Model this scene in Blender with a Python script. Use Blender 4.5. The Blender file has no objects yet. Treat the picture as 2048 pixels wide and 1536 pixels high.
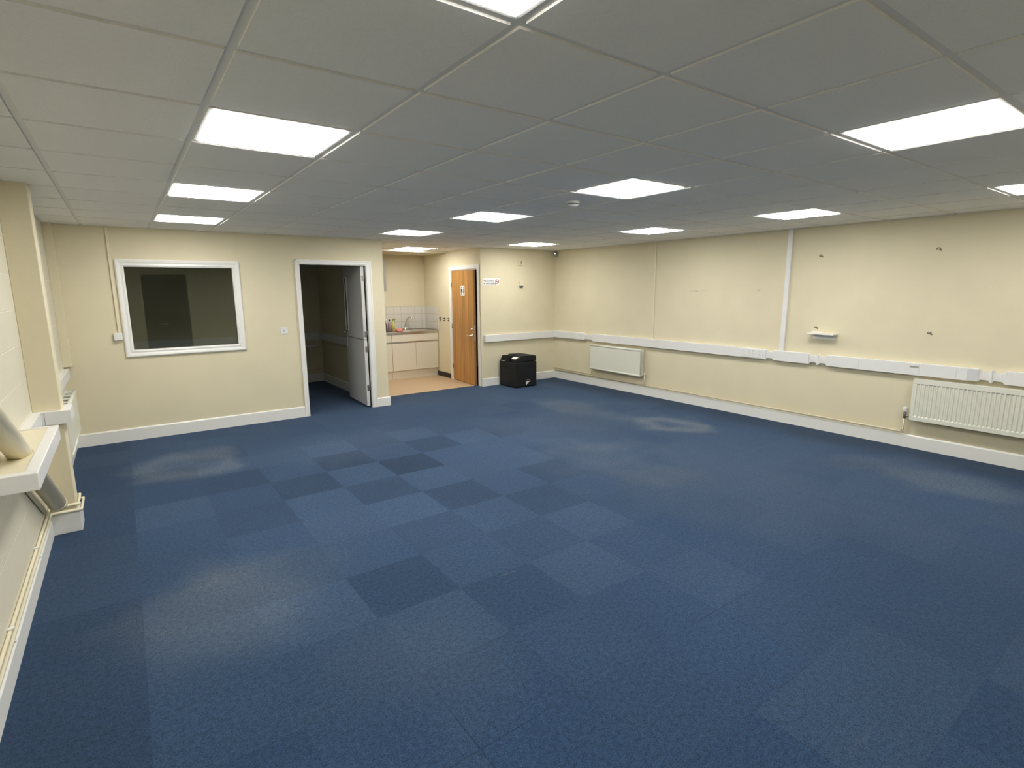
import bpy, bmesh, math, random
from mathutils import Vector, Matrix
random.seed(7)
COL = bpy.context.scene.collection
PI = math.pi

# ------------------------------------------------------------------ geometry
class MB:
    def __init__(s): s.bm = bmesh.new()
    def _merge(s, b):
        me = bpy.data.meshes.new('t'); b.to_mesh(me); b.free()
        s.bm.from_mesh(me); bpy.data.meshes.remove(me)
    def box(s, x0, x1, y0, y1, z0, z1, bev=0, seg=2, M=None):
        b = bmesh.new(); bmesh.ops.create_cube(b, size=1)
        x0, x1 = min(x0, x1), max(x0, x1); y0, y1 = min(y0, y1), max(y0, y1); z0, z1 = min(z0, z1), max(z0, z1)
        for v in b.verts:
            v.co = Vector(((x0+x1)/2+v.co.x*(x1-x0), (y0+y1)/2+v.co.y*(y1-y0), (z0+z1)/2+v.co.z*(z1-z0)))
        if bev:
            bev = min(bev, .49*min(x1-x0, y1-y0, z1-z0))
            bmesh.ops.bevel(b, geom=b.edges[:], offset=bev, segments=seg, affect='EDGES', profile=.5)
        if M: b.transform(M)
        s._merge(b); return s
    def prism(s, poly, axis, a, c, bev=0, M=None):
        """poly: list of 2D points in the two remaining axes (xyz order), extruded along axis from a to c"""
        b = bmesh.new()
        def P(p, t):
            if axis == 'x': return (t, p[0], p[1])
            if axis == 'y': return (p[0], t, p[1])
            return (p[0], p[1], t)
        A = [b.verts.new(P(p, a)) for p in poly]; B = [b.verts.new(P(p, c)) for p in poly]
        n = len(poly); b.faces.new(A); b.faces.new(B[::-1])
        for i in range(n): b.faces.new((A[i], B[i], B[(i+1) % n], A[(i+1) % n]))
        bmesh.ops.recalc_face_normals(b, faces=b.faces[:])
        if bev: bmesh.ops.bevel(b, geom=b.edges[:], offset=bev, segments=2, affect='EDGES', profile=.5)
        if M: b.transform(M)
        s._merge(b); return s
    def tube(s, pts, r, n=14, cap=True, M=None):
        pts = [Vector(p) for p in pts]; b = bmesh.new(); rings = []
        rr = r if isinstance(r, (list, tuple)) else [r]*len(pts)
        ref = None
        for i, p in enumerate(pts):
            if i == 0: t = (pts[1]-p).normalized(); k = 1
            elif i == len(pts)-1: t = (p-pts[i-1]).normalized(); k = 1
            else:
                t1 = (p-pts[i-1]).normalized(); t2 = (pts[i+1]-p).normalized(); t = (t1+t2).normalized()
                k = 1/max(.5, t.dot(t1))
            if ref is None:
                ref = Vector((0, 0, 1)) if abs(t.z) < .9 else Vector((1, 0, 0))
            u = (ref - t*ref.dot(t)).normalized(); w = t.cross(u); ref = u
            rings.append([b.verts.new(p+(u*math.cos(2*PI*j/n)+w*math.sin(2*PI*j/n))*rr[i]*k) for j in range(n)])
        for i in range(len(rings)-1):
            for j in range(n):
                f = b.faces.new((rings[i][j], rings[i][(j+1) % n], rings[i+1][(j+1) % n], rings[i+1][j])); f.smooth = True
        if cap: b.faces.new(rings[0][::-1]); b.faces.new(rings[-1])
        bmesh.ops.recalc_face_normals(b, faces=b.faces[:])
        if M: b.transform(M)
        s._merge(b); return s
    def lathe(s, prof, o, n=24, M=None):
        """prof: (r, z) points turned about the vertical through o"""
        b = bmesh.new(); rings = []
        for r, z in prof:
            rings.append([b.verts.new((r*math.cos(2*PI*j/n), r*math.sin(2*PI*j/n), z)) for j in range(n)])
        for i in range(len(rings)-1):
            for j in range(n):
                f = b.faces.new((rings[i][j], rings[i][(j+1) % n], rings[i+1][(j+1) % n], rings[i+1][j])); f.smooth = True
        b.faces.new(rings[0][::-1]); b.faces.new(rings[-1])
        bmesh.ops.recalc_face_normals(b, faces=b.faces[:])
        if M: b.transform(M)
        b.transform(Matrix.Translation(Vector(o)))
        s._merge(b); return s
    def text(s, txt, size, M, bold=0.0, depth=.0004):
        cu = bpy.data.curves.new('t', 'FONT'); cu.body = txt; cu.size = size; cu.extrude = depth; cu.offset = bold
        o = bpy.data.objects.new('t', cu); COL.objects.link(o)
        dg = bpy.context.evaluated_depsgraph_get()
        me = bpy.data.meshes.new_from_object(o.evaluated_get(dg))
        bpy.data.objects.remove(o); bpy.data.curves.remove(cu)
        b = bmesh.new(); b.from_mesh(me); bpy.data.meshes.remove(me)
        b.transform(M); s._merge(b); return s
    def quads(s, polys):
        for p in polys:
            s.bm.faces.new([s.bm.verts.new(q) for q in p])
        return s

def link(name, mb, mat, parent=None):
    me = bpy.data.meshes.new(name)
    base = Vector((0, 0, 0))
    if parent is not None:
        p = parent
        while p is not None: base += p.location; p = p.parent
    else:
        vs = [v.co for v in mb.bm.verts]
        lo = Vector([min(v[i] for v in vs) for i in range(3)]); hi = Vector([max(v[i] for v in vs) for i in range(3)])
        base = Vector(((lo.x+hi.x)/2, (lo.y+hi.y)/2, lo.z))
    for v in mb.bm.verts: v.co -= base
    mb.bm.to_mesh(me); mb.bm.free()
    me.materials.append(mat)
    o = bpy.data.objects.new(name, me); COL.objects.link(o)
    if parent is not None: o.parent = parent
    else: o.location = base
    return o
def link_split(name, mb, mat, parent):
    """each separate piece of mb becomes a part of its own"""
    bm = mb.bm; bm.verts.ensure_lookup_table(); seen = {}; isl = []
    for v in bm.verts:
        if v in seen: continue
        st = [v]; seen[v] = len(isl); vs = []
        while st:
            a = st.pop(); vs.append(a)
            for e in a.link_edges:
                b = e.other_vert(a)
                if b not in seen: seen[b] = len(isl); st.append(b)
        isl.append(vs)
    bx = [([min(v.co[i] for v in vs) for i in range(3)], [max(v.co[i] for v in vs) for i in range(3)]) for vs in isl]
    par = list(range(len(isl)))
    def fd(a):
        while par[a] != a: a = par[a]
        return a
    for a in range(len(isl)):
        for b in range(a):
            if all(bx[a][0][i]-.004 < bx[b][1][i] and bx[b][0][i]-.004 < bx[a][1][i] for i in range(3)): par[fd(a)] = fd(b)
    out = []
    for r in sorted(set(fd(a) for a in range(len(isl)))):
        m = MB(); mp = {}
        for a in range(len(isl)):
            if fd(a) == r:
                for v in isl[a]: mp[v] = m.bm.verts.new(v.co)
        for f in bm.faces:
            if f.verts[0] in mp:
                nf = m.bm.faces.new([mp[v] for v in f.verts]); nf.smooth = f.smooth
        out.append(link(name, m, mat, parent))
    bm.free(); return out
def tag(o, label, cat, group=None, kind=None):
    o['label'] = label; o['category'] = cat
    if group: o['group'] = group
    if kind: o['kind'] = kind
    return o
def thing(name, label, cat, loc, group=None, kind=None):
    o = bpy.data.objects.new(name, None); COL.objects.link(o); o.location = Vector(loc)
    o.empty_display_size = .05
    return tag(o, label, cat, group, kind)
def solid(name, mb, mat, label, cat, group=None, kind=None):
    return tag(link(name, mb, mat), label, cat, group, kind)
def struct(name, mb, mat, label, cat): return solid(name, mb, mat, label, cat, None, 'structure')
def copy_thing(root, loc, label, group=None):
    r = root.copy(); COL.objects.link(r); r.location = Vector(loc); r['label'] = label
    if group: r['group'] = group
    for ch in list(root.children):
        c = ch.copy(); COL.objects.link(c); c.parent = r
        for g in list(ch.children):
            d = g.copy(); COL.objects.link(d); d.parent = c
    return r

# ------------------------------------------------------------------ materials
def newmat(name):
    m = bpy.data.materials.new(name); m.use_nodes = True
    nt = m.node_tree; nt.nodes.clear()
    out = nt.nodes.new('ShaderNodeOutputMaterial'); b = nt.nodes.new('ShaderNodeBsdfPrincipled')
    nt.links.new(b.outputs[0], out.inputs[0])
    return m, nt, b, out
def srgb(r, g, b):
    f = lambda c: c/12.92 if c <= .04045 else ((c+.055)/1.055)**2.4
    return (f(r/255), f(g/255), f(b/255), 1)
def mat(name, col, rough=.6, metal=0, noise=.04, scale=40, bump=0, bscale=200, spec=.5, coat=0):
    m, nt, b, out = newmat(name); N = nt.nodes; L = nt.links
    g = N.new('ShaderNodeNewGeometry')
    no = N.new('ShaderNodeTexNoise'); no.inputs['Scale'].default_value = scale; no.inputs['Detail'].default_value = 4
    L.new(g.outputs['Position'], no.inputs['Vector'])
    mr = N.new('ShaderNodeMapRange'); mr.inputs[3].default_value = 1-noise; mr.inputs[4].default_value = 1+noise
    L.new(no.outputs[0], mr.inputs[0])
    mx = N.new('ShaderNodeMix'); mx.data_type = 'RGBA'; mx.blend_type = 'MULTIPLY'; mx.inputs[0].default_value = 1
    mx.inputs[6].default_value = col; L.new(mr.outputs[0], mx.inputs[7]); L.new(mx.outputs[2], b.inputs['Base Color'])
    b.inputs['Roughness'].default_value = rough; b.inputs['Metallic'].default_value = metal
    b.inputs['Specular IOR Level'].default_value = spec
    if bump:
        n2 = N.new('ShaderNodeTexNoise'); n2.inputs['Scale'].default_value = bscale; n2.inputs['Detail'].default_value = 3
        L.new(g.outputs['Position'], n2.inputs['Vector'])
        bp = N.new('ShaderNodeBump'); bp.inputs['Strength'].default_value = bump; bp.inputs['Distance'].default_value = .002
        L.new(n2.outputs[0], bp.inputs['Height']); L.new(bp.outputs[0], b.inputs['Normal'])
    return m

CREAM = (.705, .64, .46, 1)
M_wall = mat('cream_plaster', CREAM, .75, noise=.05, scale=3, bump=.25, bscale=160, spec=.25)
M_white = mat('white_gloss_paint', (.80, .795, .76, 1), .35, noise=.02)
M_trunk = mat('white_plastic', (.76, .755, .74, 1), .35, noise=.02)
M_trunk2 = mat('pale_grey_plastic', (.60, .60, .61, 1), .4, noise=.02)
M_creamgloss = mat('cream_gloss_paint', (.74, .68, .50, 1), .35, noise=.03)
M_rad = mat('radiator_enamel', (.73, .73, .63, 1), .3, noise=.02)
M_tile = mat('ceiling_tile', (.88, .865, .82, 1), .9, noise=.05, scale=120, bump=.5, bscale=350, spec=.1)
M_grid = mat('ceiling_grid', (.76, .75, .72, 1), .6, noise=.01)
M_alccl = mat('cream_soffit', (.72, .66, .52, 1), .8, noise=.03)
M_dark = mat('near_black_plastic', (.010, .011, .0125, 1), .55, noise=.15, scale=60, bump=.15, bscale=600, spec=.3)
M_dark2 = mat('black_groove', (.004, .004, .004, 1), .7)
M_grey = mat('mid_grey', (.33, .33, .31, 1), .5)
M_darkgrey = mat('dark_grey', (.08, .08, .08, 1), .6)
M_brown = mat('brown_stain', (.20, .16, .09, 1), .8)
M_steel = mat('stainless_steel', (.62, .60, .57, 1), .28, metal=1, noise=.06, scale=20)
M_chrome = mat('chrome', (.8, .8, .8, 1), .12, metal=1, noise=.01)
M_hinge = mat('dull_hinge_steel', (.30, .28, .25, 1), .45, metal=1)
M_brass = mat('satin_aluminium', (.85, .80, .68, 1), .3, metal=1)
M_vinyl = mat('beige_vinyl', (.50, .36, .22, 1), .5, noise=.12, scale=90)
M_cab = mat('off_white_melamine', (.70, .66, .55, 1), .4, noise=.02)
M_blackskirt = mat('black_skirting', (.02, .017, .014, 1), .5)
M_paper = mat('white_paper', (.80, .80, .78, 1), .7)
M_ink = mat('black_ink', (.03, .03, .03, 1), .8)
M_inkgrey = mat('grey_ink', (.25, .26, .24, 1), .8)
M_red = mat('red_ink', (.40, .05, .05, 1), .8)
M_office = mat('office_door_paint', (.62, .62, .60, 1), .4, noise=.02)
M_rear = mat('dark_door_paint', (.045, .05, .046, 1), .4)
M_gcup = mat('grey_cupboard', (.27, .26, .225, 1), .5, noise=.03)

def m_emit():
    m, nt, b, out = newmat('light_diffuser')
    b.inputs['Base Color'].default_value = (.9, .9, .9, 1)
    b.inputs['Emission Color'].default_value = (1, .985, .945, 1)
    b.inputs['Emission Strength'].default_value = 26.5
    return m
M_emit = m_emit()

def m_glass():
    m, nt, b, out = newmat('tinted_glass'); N = nt.nodes; L = nt.links
    N.remove(b)
    tr = N.new('ShaderNodeBsdfTransparent'); tr.inputs[0].default_value = (.80, .82, .79, 1)
    gl = N.new('ShaderNodeBsdfGlossy'); gl.inputs['Roughness'].default_value = .0; gl.inputs[0].default_value = (.92, .95, .9, 1)
    fr = N.new('ShaderNodeFresnel'); fr.inputs[0].default_value = 1.66
    mx = N.new('ShaderNodeMixShader')
    L.new(fr.outputs[0], mx.inputs[0]); L.new(tr.outputs[0], mx.inputs[1]); L.new(gl.outputs[0], mx.inputs[2]); L.new(mx.outputs[0], out.inputs[0])
    return m
M_glass = m_glass()

def m_clear():
    m, nt, b, out = newmat('clear_glass')
    b.inputs['Base Color'].default_value = (.05, .055, .05, 1); b.inputs['Roughness'].default_value = .05
    return m
M_vision = m_clear()

def m_block():
    m, nt, b, out = newmat('painted_blockwork'); N = nt.nodes; L = nt.links
    g = N.new('ShaderNodeNewGeometry'); sx = N.new('ShaderNodeSeparateXYZ'); L.new(g.outputs['Position'], sx.inputs[0])
    cb = N.new('ShaderNodeCombineXYZ')
    ad = N.new('ShaderNodeMath'); ad.operation = 'ADD'; ad.inputs[1].default_value = 2.9+.03
    L.new(sx.outputs[1], ad.inputs[0]); L.new(ad.outputs[0], cb.inputs[0]); L.new(sx.outputs[2], cb.inputs[1])
    br = N.new('ShaderNodeTexBrick'); br.inputs['Scale'].default_value = 1; br.inputs['Mortar Size'].default_value = .004
    br.inputs['Mortar Smooth'].default_value = .6; br.inputs['Brick Width'].default_value = .45; br.inputs['Row Height'].default_value = .2265
    br.inputs['Color1'].default_value = (.70, .655, .52, 1); br.inputs['Color2'].default_value = (.68, .635, .50, 1)
    br.inputs['Mortar'].default_value = (.80, .76, .63, 1)
    L.new(cb.outputs[0], br.inputs['Vector']); L.new(br.outputs['Color'], b.inputs['Base Color'])
    no = N.new('ShaderNodeTexNoise'); no.inputs['Scale'].default_value = 90; no.inputs['Detail'].default_value = 4
    L.new(g.outputs['Position'], no.inputs['Vector'])
    b1 = N.new('ShaderNodeBump'); b1.inputs['Strength'].default_value = .25; b1.inputs['Distance'].default_value = .003
    L.new(no.outputs[0], b1.inputs['Height'])
    b2 = N.new('ShaderNodeBump'); b2.invert = True; b2.inputs['Strength'].default_value = .35; b2.inputs['Distance'].default_value = .006
    L.new(br.outputs['Fac'], b2.inputs['Height']); L.new(b1.outputs[0], b2.inputs['Normal']); L.new(b2.outputs[0], b.inputs['Normal'])
    b.inputs['Roughness'].default_value = .6
    return m
M_block = m_block()

def m_kitchen_tile():
    m, nt, b, out = newmat('white_wall_tiles'); N = nt.nodes; L = nt.links
    g = N.new('ShaderNodeNewGeometry'); sx = N.new('ShaderNodeSeparateXYZ'); L.new(g.outputs['Position'], sx.inputs[0])
    s = N.new('ShaderNodeMath'); s.operation = 'ADD'; L.new(sx.outputs[0], s.inputs[0]); L.new(sx.outputs[1], s.inputs[1])
    cb = N.new('ShaderNodeCombineXYZ'); L.new(s.outputs[0], cb.inputs[0])
    z = N.new('ShaderNodeMath'); z.operation = 'ADD'; z.inputs[1].default_value = -.915; L.new(sx.outputs[2], z.inputs[0]); L.new(z.outputs[0], cb.inputs[1])
    br = N.new('ShaderNodeTexBrick'); br.offset = 0; br.inputs['Scale'].default_value = 1; br.inputs['Mortar Size'].default_value = .004
    br.inputs['Brick Width'].default_value = .15; br.inputs['Row Height'].default_value = .15
    br.inputs['Color1'].default_value = (.70, .67, .60, 1); br.inputs['Color2'].default_value = (.72, .69, .63, 1); br.inputs['Mortar'].default_value = (.50, .47, .41, 1)
    L.new(cb.outputs[0], br.inputs['Vector']); L.new(br.outputs['Color'], b.inputs['Base Color']); b.inputs['Roughness'].default_value = .18
    return m
M_wtile = m_kitchen_tile()

def m_wood():
    m, nt, b, out = newmat('oak_veneer'); N = nt.nodes; L = nt.links
    g = N.new('ShaderNodeNewGeometry')
    mp = N.new('ShaderNodeMapping'); mp.inputs['Scale'].default_value = (8, 8, .35); L.new(g.outputs['Position'], mp.inputs[0])
    no = N.new('ShaderNodeTexNoise'); no.inputs['Scale'].default_value = 2.2; no.inputs['Detail'].default_value = 8; no.inputs['Distortion'].default_value = .4
    L.new(mp.outputs[0], no.inputs['Vector'])
    cr = N.new('ShaderNodeValToRGB'); e = cr.color_ramp.elements
    e[0].position = .30; e[0].color = (.30, .135, .030, 1); e[1].position = .72; e[1].color = (.56, .29, .085, 1)
    L.new(no.outputs[0], cr.inputs[0]); L.new(cr.outputs[0], b.inputs['Base Color']); b.inputs['Roughness'].default_value = .38
    return m
M_wood = m_wood()
M_woodedge = mat('oak_edge', (.30, .15, .05, 1), .5)

def mathn(N, L, op, a, b=None, c=None, clamp=False):
    n = N.new('ShaderNodeMath'); n.operation = op; n.use_clamp = clamp
    for i, v in enumerate((a, b, c)):
        if v is None: continue
        if isinstance(v, (int, float)): n.inputs[i].default_value = v
        else: L.new(v, n.inputs[i])
    return n.outputs[0]
def blob(N, L, X, Y, cx, cy, rx, ry, ang=0, warp=None, ring=0):
    """soft elliptical wear patch, 1 in the middle and 0 outside"""
    c, s = math.cos(ang), math.sin(ang)
    dx = mathn(N, L, 'SUBTRACT', X, cx); dy = mathn(N, L, 'SUBTRACT', Y, cy)
    u = mathn(N, L, 'ADD', mathn(N, L, 'MULTIPLY', dx, c/rx), mathn(N, L, 'MULTIPLY', dy, s/rx))
    v = mathn(N, L, 'ADD', mathn(N, L, 'MULTIPLY', dx, -s/ry), mathn(N, L, 'MULTIPLY', dy, c/ry))
    d = mathn(N, L, 'SQRT', mathn(N, L, 'ADD', mathn(N, L, 'MULTIPLY', u, u), mathn(N, L, 'MULTIPLY', v, v)))
    if warp is not None: d = mathn(N, L, 'ADD', d, warp)
    mr = N.new('ShaderNodeMapRange'); mr.interpolation_type = 'SMOOTHSTEP'
    mr.inputs[1].default_value = .15 if not ring else .55; mr.inputs[2].default_value = 1; mr.inputs[3].default_value = 1; mr.inputs[4].default_value = 0
    L.new(d, mr.inputs[0]); o = mr.outputs[0]
    if ring:
        m2 = N.new('ShaderNodeMapRange'); m2.interpolation_type = 'SMOOTHSTEP'
        m2.inputs[1].default_value = .1; m2.inputs[2].default_value = .55; m2.inputs[3].default_value = 1-ring; m2.inputs[4].default_value = 1
        L.new(d, m2.inputs[0]); o = mathn(N, L, 'MULTIPLY', o, m2.outputs[0])
    return o

def m_carpet():
    m, nt, b, out = newmat('blue_carpet_tiles'); N = nt.nodes; L = nt.links
    g = N.new('ShaderNodeNewGeometry'); sx = N.new('ShaderNodeSeparateXYZ'); L.new(g.outputs['Position'], sx.inputs[0])
    X, Y = sx.outputs[0], sx.outputs[1]
    tx = mathn(N, L, 'MULTIPLY', mathn(N, L, 'SUBTRACT', X, .175), 2); ty = mathn(N, L, 'MULTIPLY', mathn(N, L, 'SUBTRACT', Y, .62), 2)
    fx = mathn(N, L, 'FLOOR', tx); fy = mathn(N, L, 'FLOOR', ty)
    cb = N.new('ShaderNodeCombineXYZ'); L.new(fx, cb.inputs[0]); L.new(fy, cb.inputs[1])
    wn = N.new('ShaderNodeTexWhiteNoise'); wn.noise_dimensions = '2D'; L.new(cb.outputs[0], wn.inputs['Vector'])
    # tiles are laid quarter-turned: checker of pile direction plus a random shade
    ck = mathn(N, L, 'MODULO', mathn(N, L, 'ADD', mathn(N, L, 'ADD', fx, fy), 100), 2)
    # contrast between tiles is strongest along the walked middle of the room
    mid = blob(N, L, X, Y, 2.0, 2.5, 2.9, 2.7)
    amp = mathn(N, L, 'MULTIPLY_ADD', mid, .28, .08)
    rv = mathn(N, L, 'ADD', mathn(N, L, 'MULTIPLY', wn.outputs[0], .82), mathn(N, L, 'MULTIPLY', ck, .18))
    sh = mathn(N, L, 'MULTIPLY_ADD', mathn(N, L, 'SUBTRACT', rv, .5), amp, 1.0)
    sh = mathn(N, L, 'MULTIPLY_ADD', mathn(N, L, 'MULTIPLY', mathn(N, L, 'SUBTRACT', rv, .5), amp), .9, sh)
    # warped coordinate for wear
    n1 = N.new('ShaderNodeTexNoise'); n1.inputs['Scale'].default_value = 1.6; n1.inputs['Detail'].default_value = 5; L.new(g.outputs['Position'], n1.inputs['Vector'])
    warp = mathn(N, L, 'MULTIPLY', mathn(N, L, 'SUBTRACT', n1.outputs[0], .5), 1.5)
    n2 = N.new('ShaderNodeTexNoise'); n2.inputs['Scale'].default_value = .55; n2.inputs['Detail'].default_value = 3; L.new(g.outputs['Position'], n2.inputs['Vector'])
    wear = mathn(N, L, 'MULTIPLY_ADD', mathn(N, L, 'SUBTRACT', n2.outputs[0], .5), .55, 1.0)
    # unworn strips beside the walls
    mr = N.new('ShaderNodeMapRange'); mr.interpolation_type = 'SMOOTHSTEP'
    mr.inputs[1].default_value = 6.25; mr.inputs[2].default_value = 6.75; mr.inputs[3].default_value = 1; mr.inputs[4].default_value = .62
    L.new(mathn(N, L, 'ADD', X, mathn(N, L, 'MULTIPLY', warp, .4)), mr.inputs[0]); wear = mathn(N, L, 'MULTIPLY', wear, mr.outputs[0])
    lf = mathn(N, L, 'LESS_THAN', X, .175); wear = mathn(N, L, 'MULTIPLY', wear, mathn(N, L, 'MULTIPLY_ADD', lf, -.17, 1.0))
    # faded patches
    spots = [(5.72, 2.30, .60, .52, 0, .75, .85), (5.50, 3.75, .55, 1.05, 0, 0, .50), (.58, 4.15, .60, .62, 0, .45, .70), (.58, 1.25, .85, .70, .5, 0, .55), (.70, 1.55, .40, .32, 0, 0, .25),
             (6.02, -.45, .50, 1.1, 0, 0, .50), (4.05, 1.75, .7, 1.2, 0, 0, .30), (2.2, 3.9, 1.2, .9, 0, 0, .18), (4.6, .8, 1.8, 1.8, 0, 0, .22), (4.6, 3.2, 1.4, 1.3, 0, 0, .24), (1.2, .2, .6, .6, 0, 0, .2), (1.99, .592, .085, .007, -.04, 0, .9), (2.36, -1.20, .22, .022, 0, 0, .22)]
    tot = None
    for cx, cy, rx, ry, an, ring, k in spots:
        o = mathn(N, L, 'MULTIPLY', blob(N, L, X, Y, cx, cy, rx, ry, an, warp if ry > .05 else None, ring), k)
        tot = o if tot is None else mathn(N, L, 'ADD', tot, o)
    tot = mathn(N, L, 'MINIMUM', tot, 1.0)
    # pile speckle
    n3 = N.new('ShaderNodeTexNoise'); n3.inputs['Scale'].default_value = 170; n3.inputs['Detail'].default_value = 3; n3.inputs['Roughness'].default_value = .7
    L.new(g.outputs['Position'], n3.inputs['Vector'])
    n4 = N.new('ShaderNodeTexNoise'); n4.inputs['Scale'].default_value = 45; n4.inputs['Detail'].default_value = 3; L.new(g.outputs['Position'], n4.inputs['Vector'])
    sp = mathn(N, L, 'MULTIPLY_ADD', mathn(N, L, 'SUBTRACT', n3.outputs[0], .5), 2.8, 1.0)
    sp = mathn(N, L, 'MULTIPLY_ADD', mathn(N, L, 'SUBTRACT', n4.outputs[0], .5), 1.0, sp)
    # seams
    def edge(t):
        f = mathn(N, L, 'FRACT', t); return mathn(N, L, 'MINIMUM', f, mathn(N, L, 'SUBTRACT', 1.0, f))
    e = mathn(N, L, 'MINIMUM', edge(tx), edge(ty)); se = mathn(N, L, 'LESS_THAN', e, .006)
    n5 = N.new('ShaderNodeTexNoise'); n5.inputs['Scale'].default_value = 1.1; L.new(g.outputs['Position'], n5.inputs['Vector'])
    sm = N.new('ShaderNodeMapRange'); sm.inputs[1].default_value = .50; sm.inputs[2].default_value = .68; L.new(n5.outputs[0], sm.inputs[0])
    seam = mathn(N, L, 'MULTIPLY_ADD', mathn(N, L, 'MULTIPLY', se, sm.outputs[0]), -.30, 1.0)
    val = mathn(N, L, 'MULTIPLY', mathn(N, L, 'MULTIPLY', sh, wear), mathn(N, L, 'MULTIPLY', sp, seam))
    val = mathn(N, L, 'MAXIMUM', val, .08)
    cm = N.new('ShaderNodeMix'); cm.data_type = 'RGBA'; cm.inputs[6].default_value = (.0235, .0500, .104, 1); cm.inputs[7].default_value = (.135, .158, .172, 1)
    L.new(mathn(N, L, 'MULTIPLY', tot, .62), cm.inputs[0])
    # random hue lean per tile
    hm = N.new('ShaderNodeMix'); hm.data_type = 'RGBA'; hm.inputs[7].default_value = (.034, .058, .098, 1)
    L.new(mathn(N, L, 'MULTIPLY', wn.outputs[1] if False else wn.outputs[0], .55), hm.inputs[0]); L.new(cm.outputs[2], hm.inputs[6])
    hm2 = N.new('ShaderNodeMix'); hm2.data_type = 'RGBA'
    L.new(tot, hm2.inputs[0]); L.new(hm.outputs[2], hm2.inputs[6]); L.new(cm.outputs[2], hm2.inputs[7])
    vm = N.new('ShaderNodeVectorMath'); vm.operation = 'SCALE'; L.new(hm2.outputs[2], vm.inputs[0]); L.new(val, vm.inputs['Scale'])
    L.new(vm.outputs[0], b.inputs['Base Color'])
    b.inputs['Roughness'].default_value = .95; b.inputs['Specular IOR Level'].default_value = .1
    b.inputs['Sheen Weight'].default_value = .12; b.inputs['Sheen Roughness'].default_value = .5; b.inputs['Sheen Tint'].default_value = (.6, .75, 1, 1)
    bp = N.new('ShaderNodeBump'); bp.inputs['Strength'].default_value = .5; bp.inputs['Distance'].default_value = .004
    L.new(n3.outputs[0], bp.inputs['Height']); L.new(bp.outputs[0], b.inputs['Normal'])
    return m
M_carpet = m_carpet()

def m_rwall():
    """cream plaster with a few small scuffs"""
    m = M_wall.copy(); m.name = 'cream_plaster_scuffed'; nt = m.node_tree; N = nt.nodes; L = nt.links
    b = [n for n in N if n.type == 'BSDF_PRINCIPLED'][0]
    src = b.inputs['Base Color'].links[0].from_socket
    g = N.new('ShaderNodeNewGeometry'); sx = N.new('ShaderNodeSeparateXYZ'); L.new(g.outputs['Position'], sx.inputs[0])
    no = N.new('ShaderNodeTexNoise'); no.inputs['Scale'].default_value = 25; L.new(g.outputs['Position'], no.inputs['Vector'])
    w = mathn(N, L, 'MULTIPLY', mathn(N, L, 'SUBTRACT', no.outputs[0], .5), 2.2)
    t = None
    for cy, cz, ry, rz, k in ((2.93, 1.655, .10, .016, .30), (1.975, 1.66, .055, .018, .25), (2.78, 1.66, .09, .012, .12)):
        o = mathn(N, L, 'MULTIPLY', blob(N, L, sx.outputs[1], sx.outputs[2], cy, cz, ry, rz, 0, w), k)
        t = o if t is None else mathn(N, L, 'ADD', t, o)
    mx = N.new('ShaderNodeMix'); mx.data_type = 'RGBA'; mx.inputs[7].default_value = (.12, .10, .06, 1)
    L.new(t, mx.inputs[0]); L.new(src, mx.inputs[6]); L.new(mx.outputs[2], b.inputs['Base Color'])
    return m
M_rwall = m_rwall()

# ------------------------------------------------------------------ room shell
XL, XR, YW, YB, YA, YR, H = -.31, 6.96, 5.573, 6.02, 8.15, -2.55, 2.403
XP = 3.355          # right end of the partition
XK = 5.29           # kitchen side wall / end of back wall
HT = 2.55
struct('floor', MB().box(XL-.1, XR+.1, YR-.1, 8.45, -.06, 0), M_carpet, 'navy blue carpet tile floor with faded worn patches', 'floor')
struct('floor_kitchen', MB().box(XP, XK, 6.16, YA, 0, .004), M_vinyl, 'beige speckled vinyl floor in front of the sink unit', 'floor')
struct('wall_left', MB().box(XL-.1, XL, YR-.1, 8.45, 0, HT), M_block, 'cream painted blockwork wall on the left', 'wall')
struct('wall_right', MB().box(XR, XR+.1, YR-.1, 8.45, 0, HT), M_rwall, 'long plain cream wall on the right with small scuffs', 'wall')
struct('wall_rear', MB().box(XL, .70, YR-.1, YR, 0, HT).box(1.63, XR, YR-.1, YR, 0, HT).box(.70, 1.63, YR-.1, YR, 2.09, HT), M_wall, 'cream wall mirrored in the dark window glass', 'wall')
WX0, WX1, WZ0, WZ1 = .315, 1.415, 1.03, 1.98
DX0, DX1, DZ = 2.185, 3.111, 2.05
YW1 = YW+.085
struct('wall_partition', MB().box(XL, WX0, YW, YW1, 0, HT).box(WX0, WX1, YW, YW1, 0, WZ0).box(WX0, WX1, YW, YW1, WZ1, HT)
       .box(WX1, DX0, YW, YW1, 0, HT).box(DX0, DX1, YW, YW1, DZ, HT).box(DX1, XP, YW, YW1, 0, HT), M_wall, 'cream partition wall holding the dark window and open doorway', 'wall')
struct('wall_office', MB().box(3.25, XP, YW1, 8.45, 0, HT), M_wall, 'partition between the dark office and the kitchen recess', 'wall')
struct('wall_officeback', MB().box(XL, 3.25, 8.40, 8.45, 0, HT), M_wall, 'far wall of the unlit office beyond the doorway', 'wall')
struct('wall_kitchen', MB().box(XP, XK+.1, YA, 8.45, 0, HT), M_wall, 'cream wall behind the sink', 'wall')
OY0, OY1, OZ = 6.11, 7.035, 2.055
struct('wall_kitchenside', MB().box(XK, XK+.1, YB+.08, OY0, 0, HT).box(XK, XK+.1, OY1, YA, 0, HT).box(XK, XK+.1, OY0, OY1, OZ, HT), M_wall, 'cream side wall of the kitchen recess holding the oak door', 'wall')
struct('wall_back', MB().box(XK, XR, YB, YB+.08, 0, HT), M_wall, 'cream far wall with the small no smoking sign', 'wall')
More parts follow.
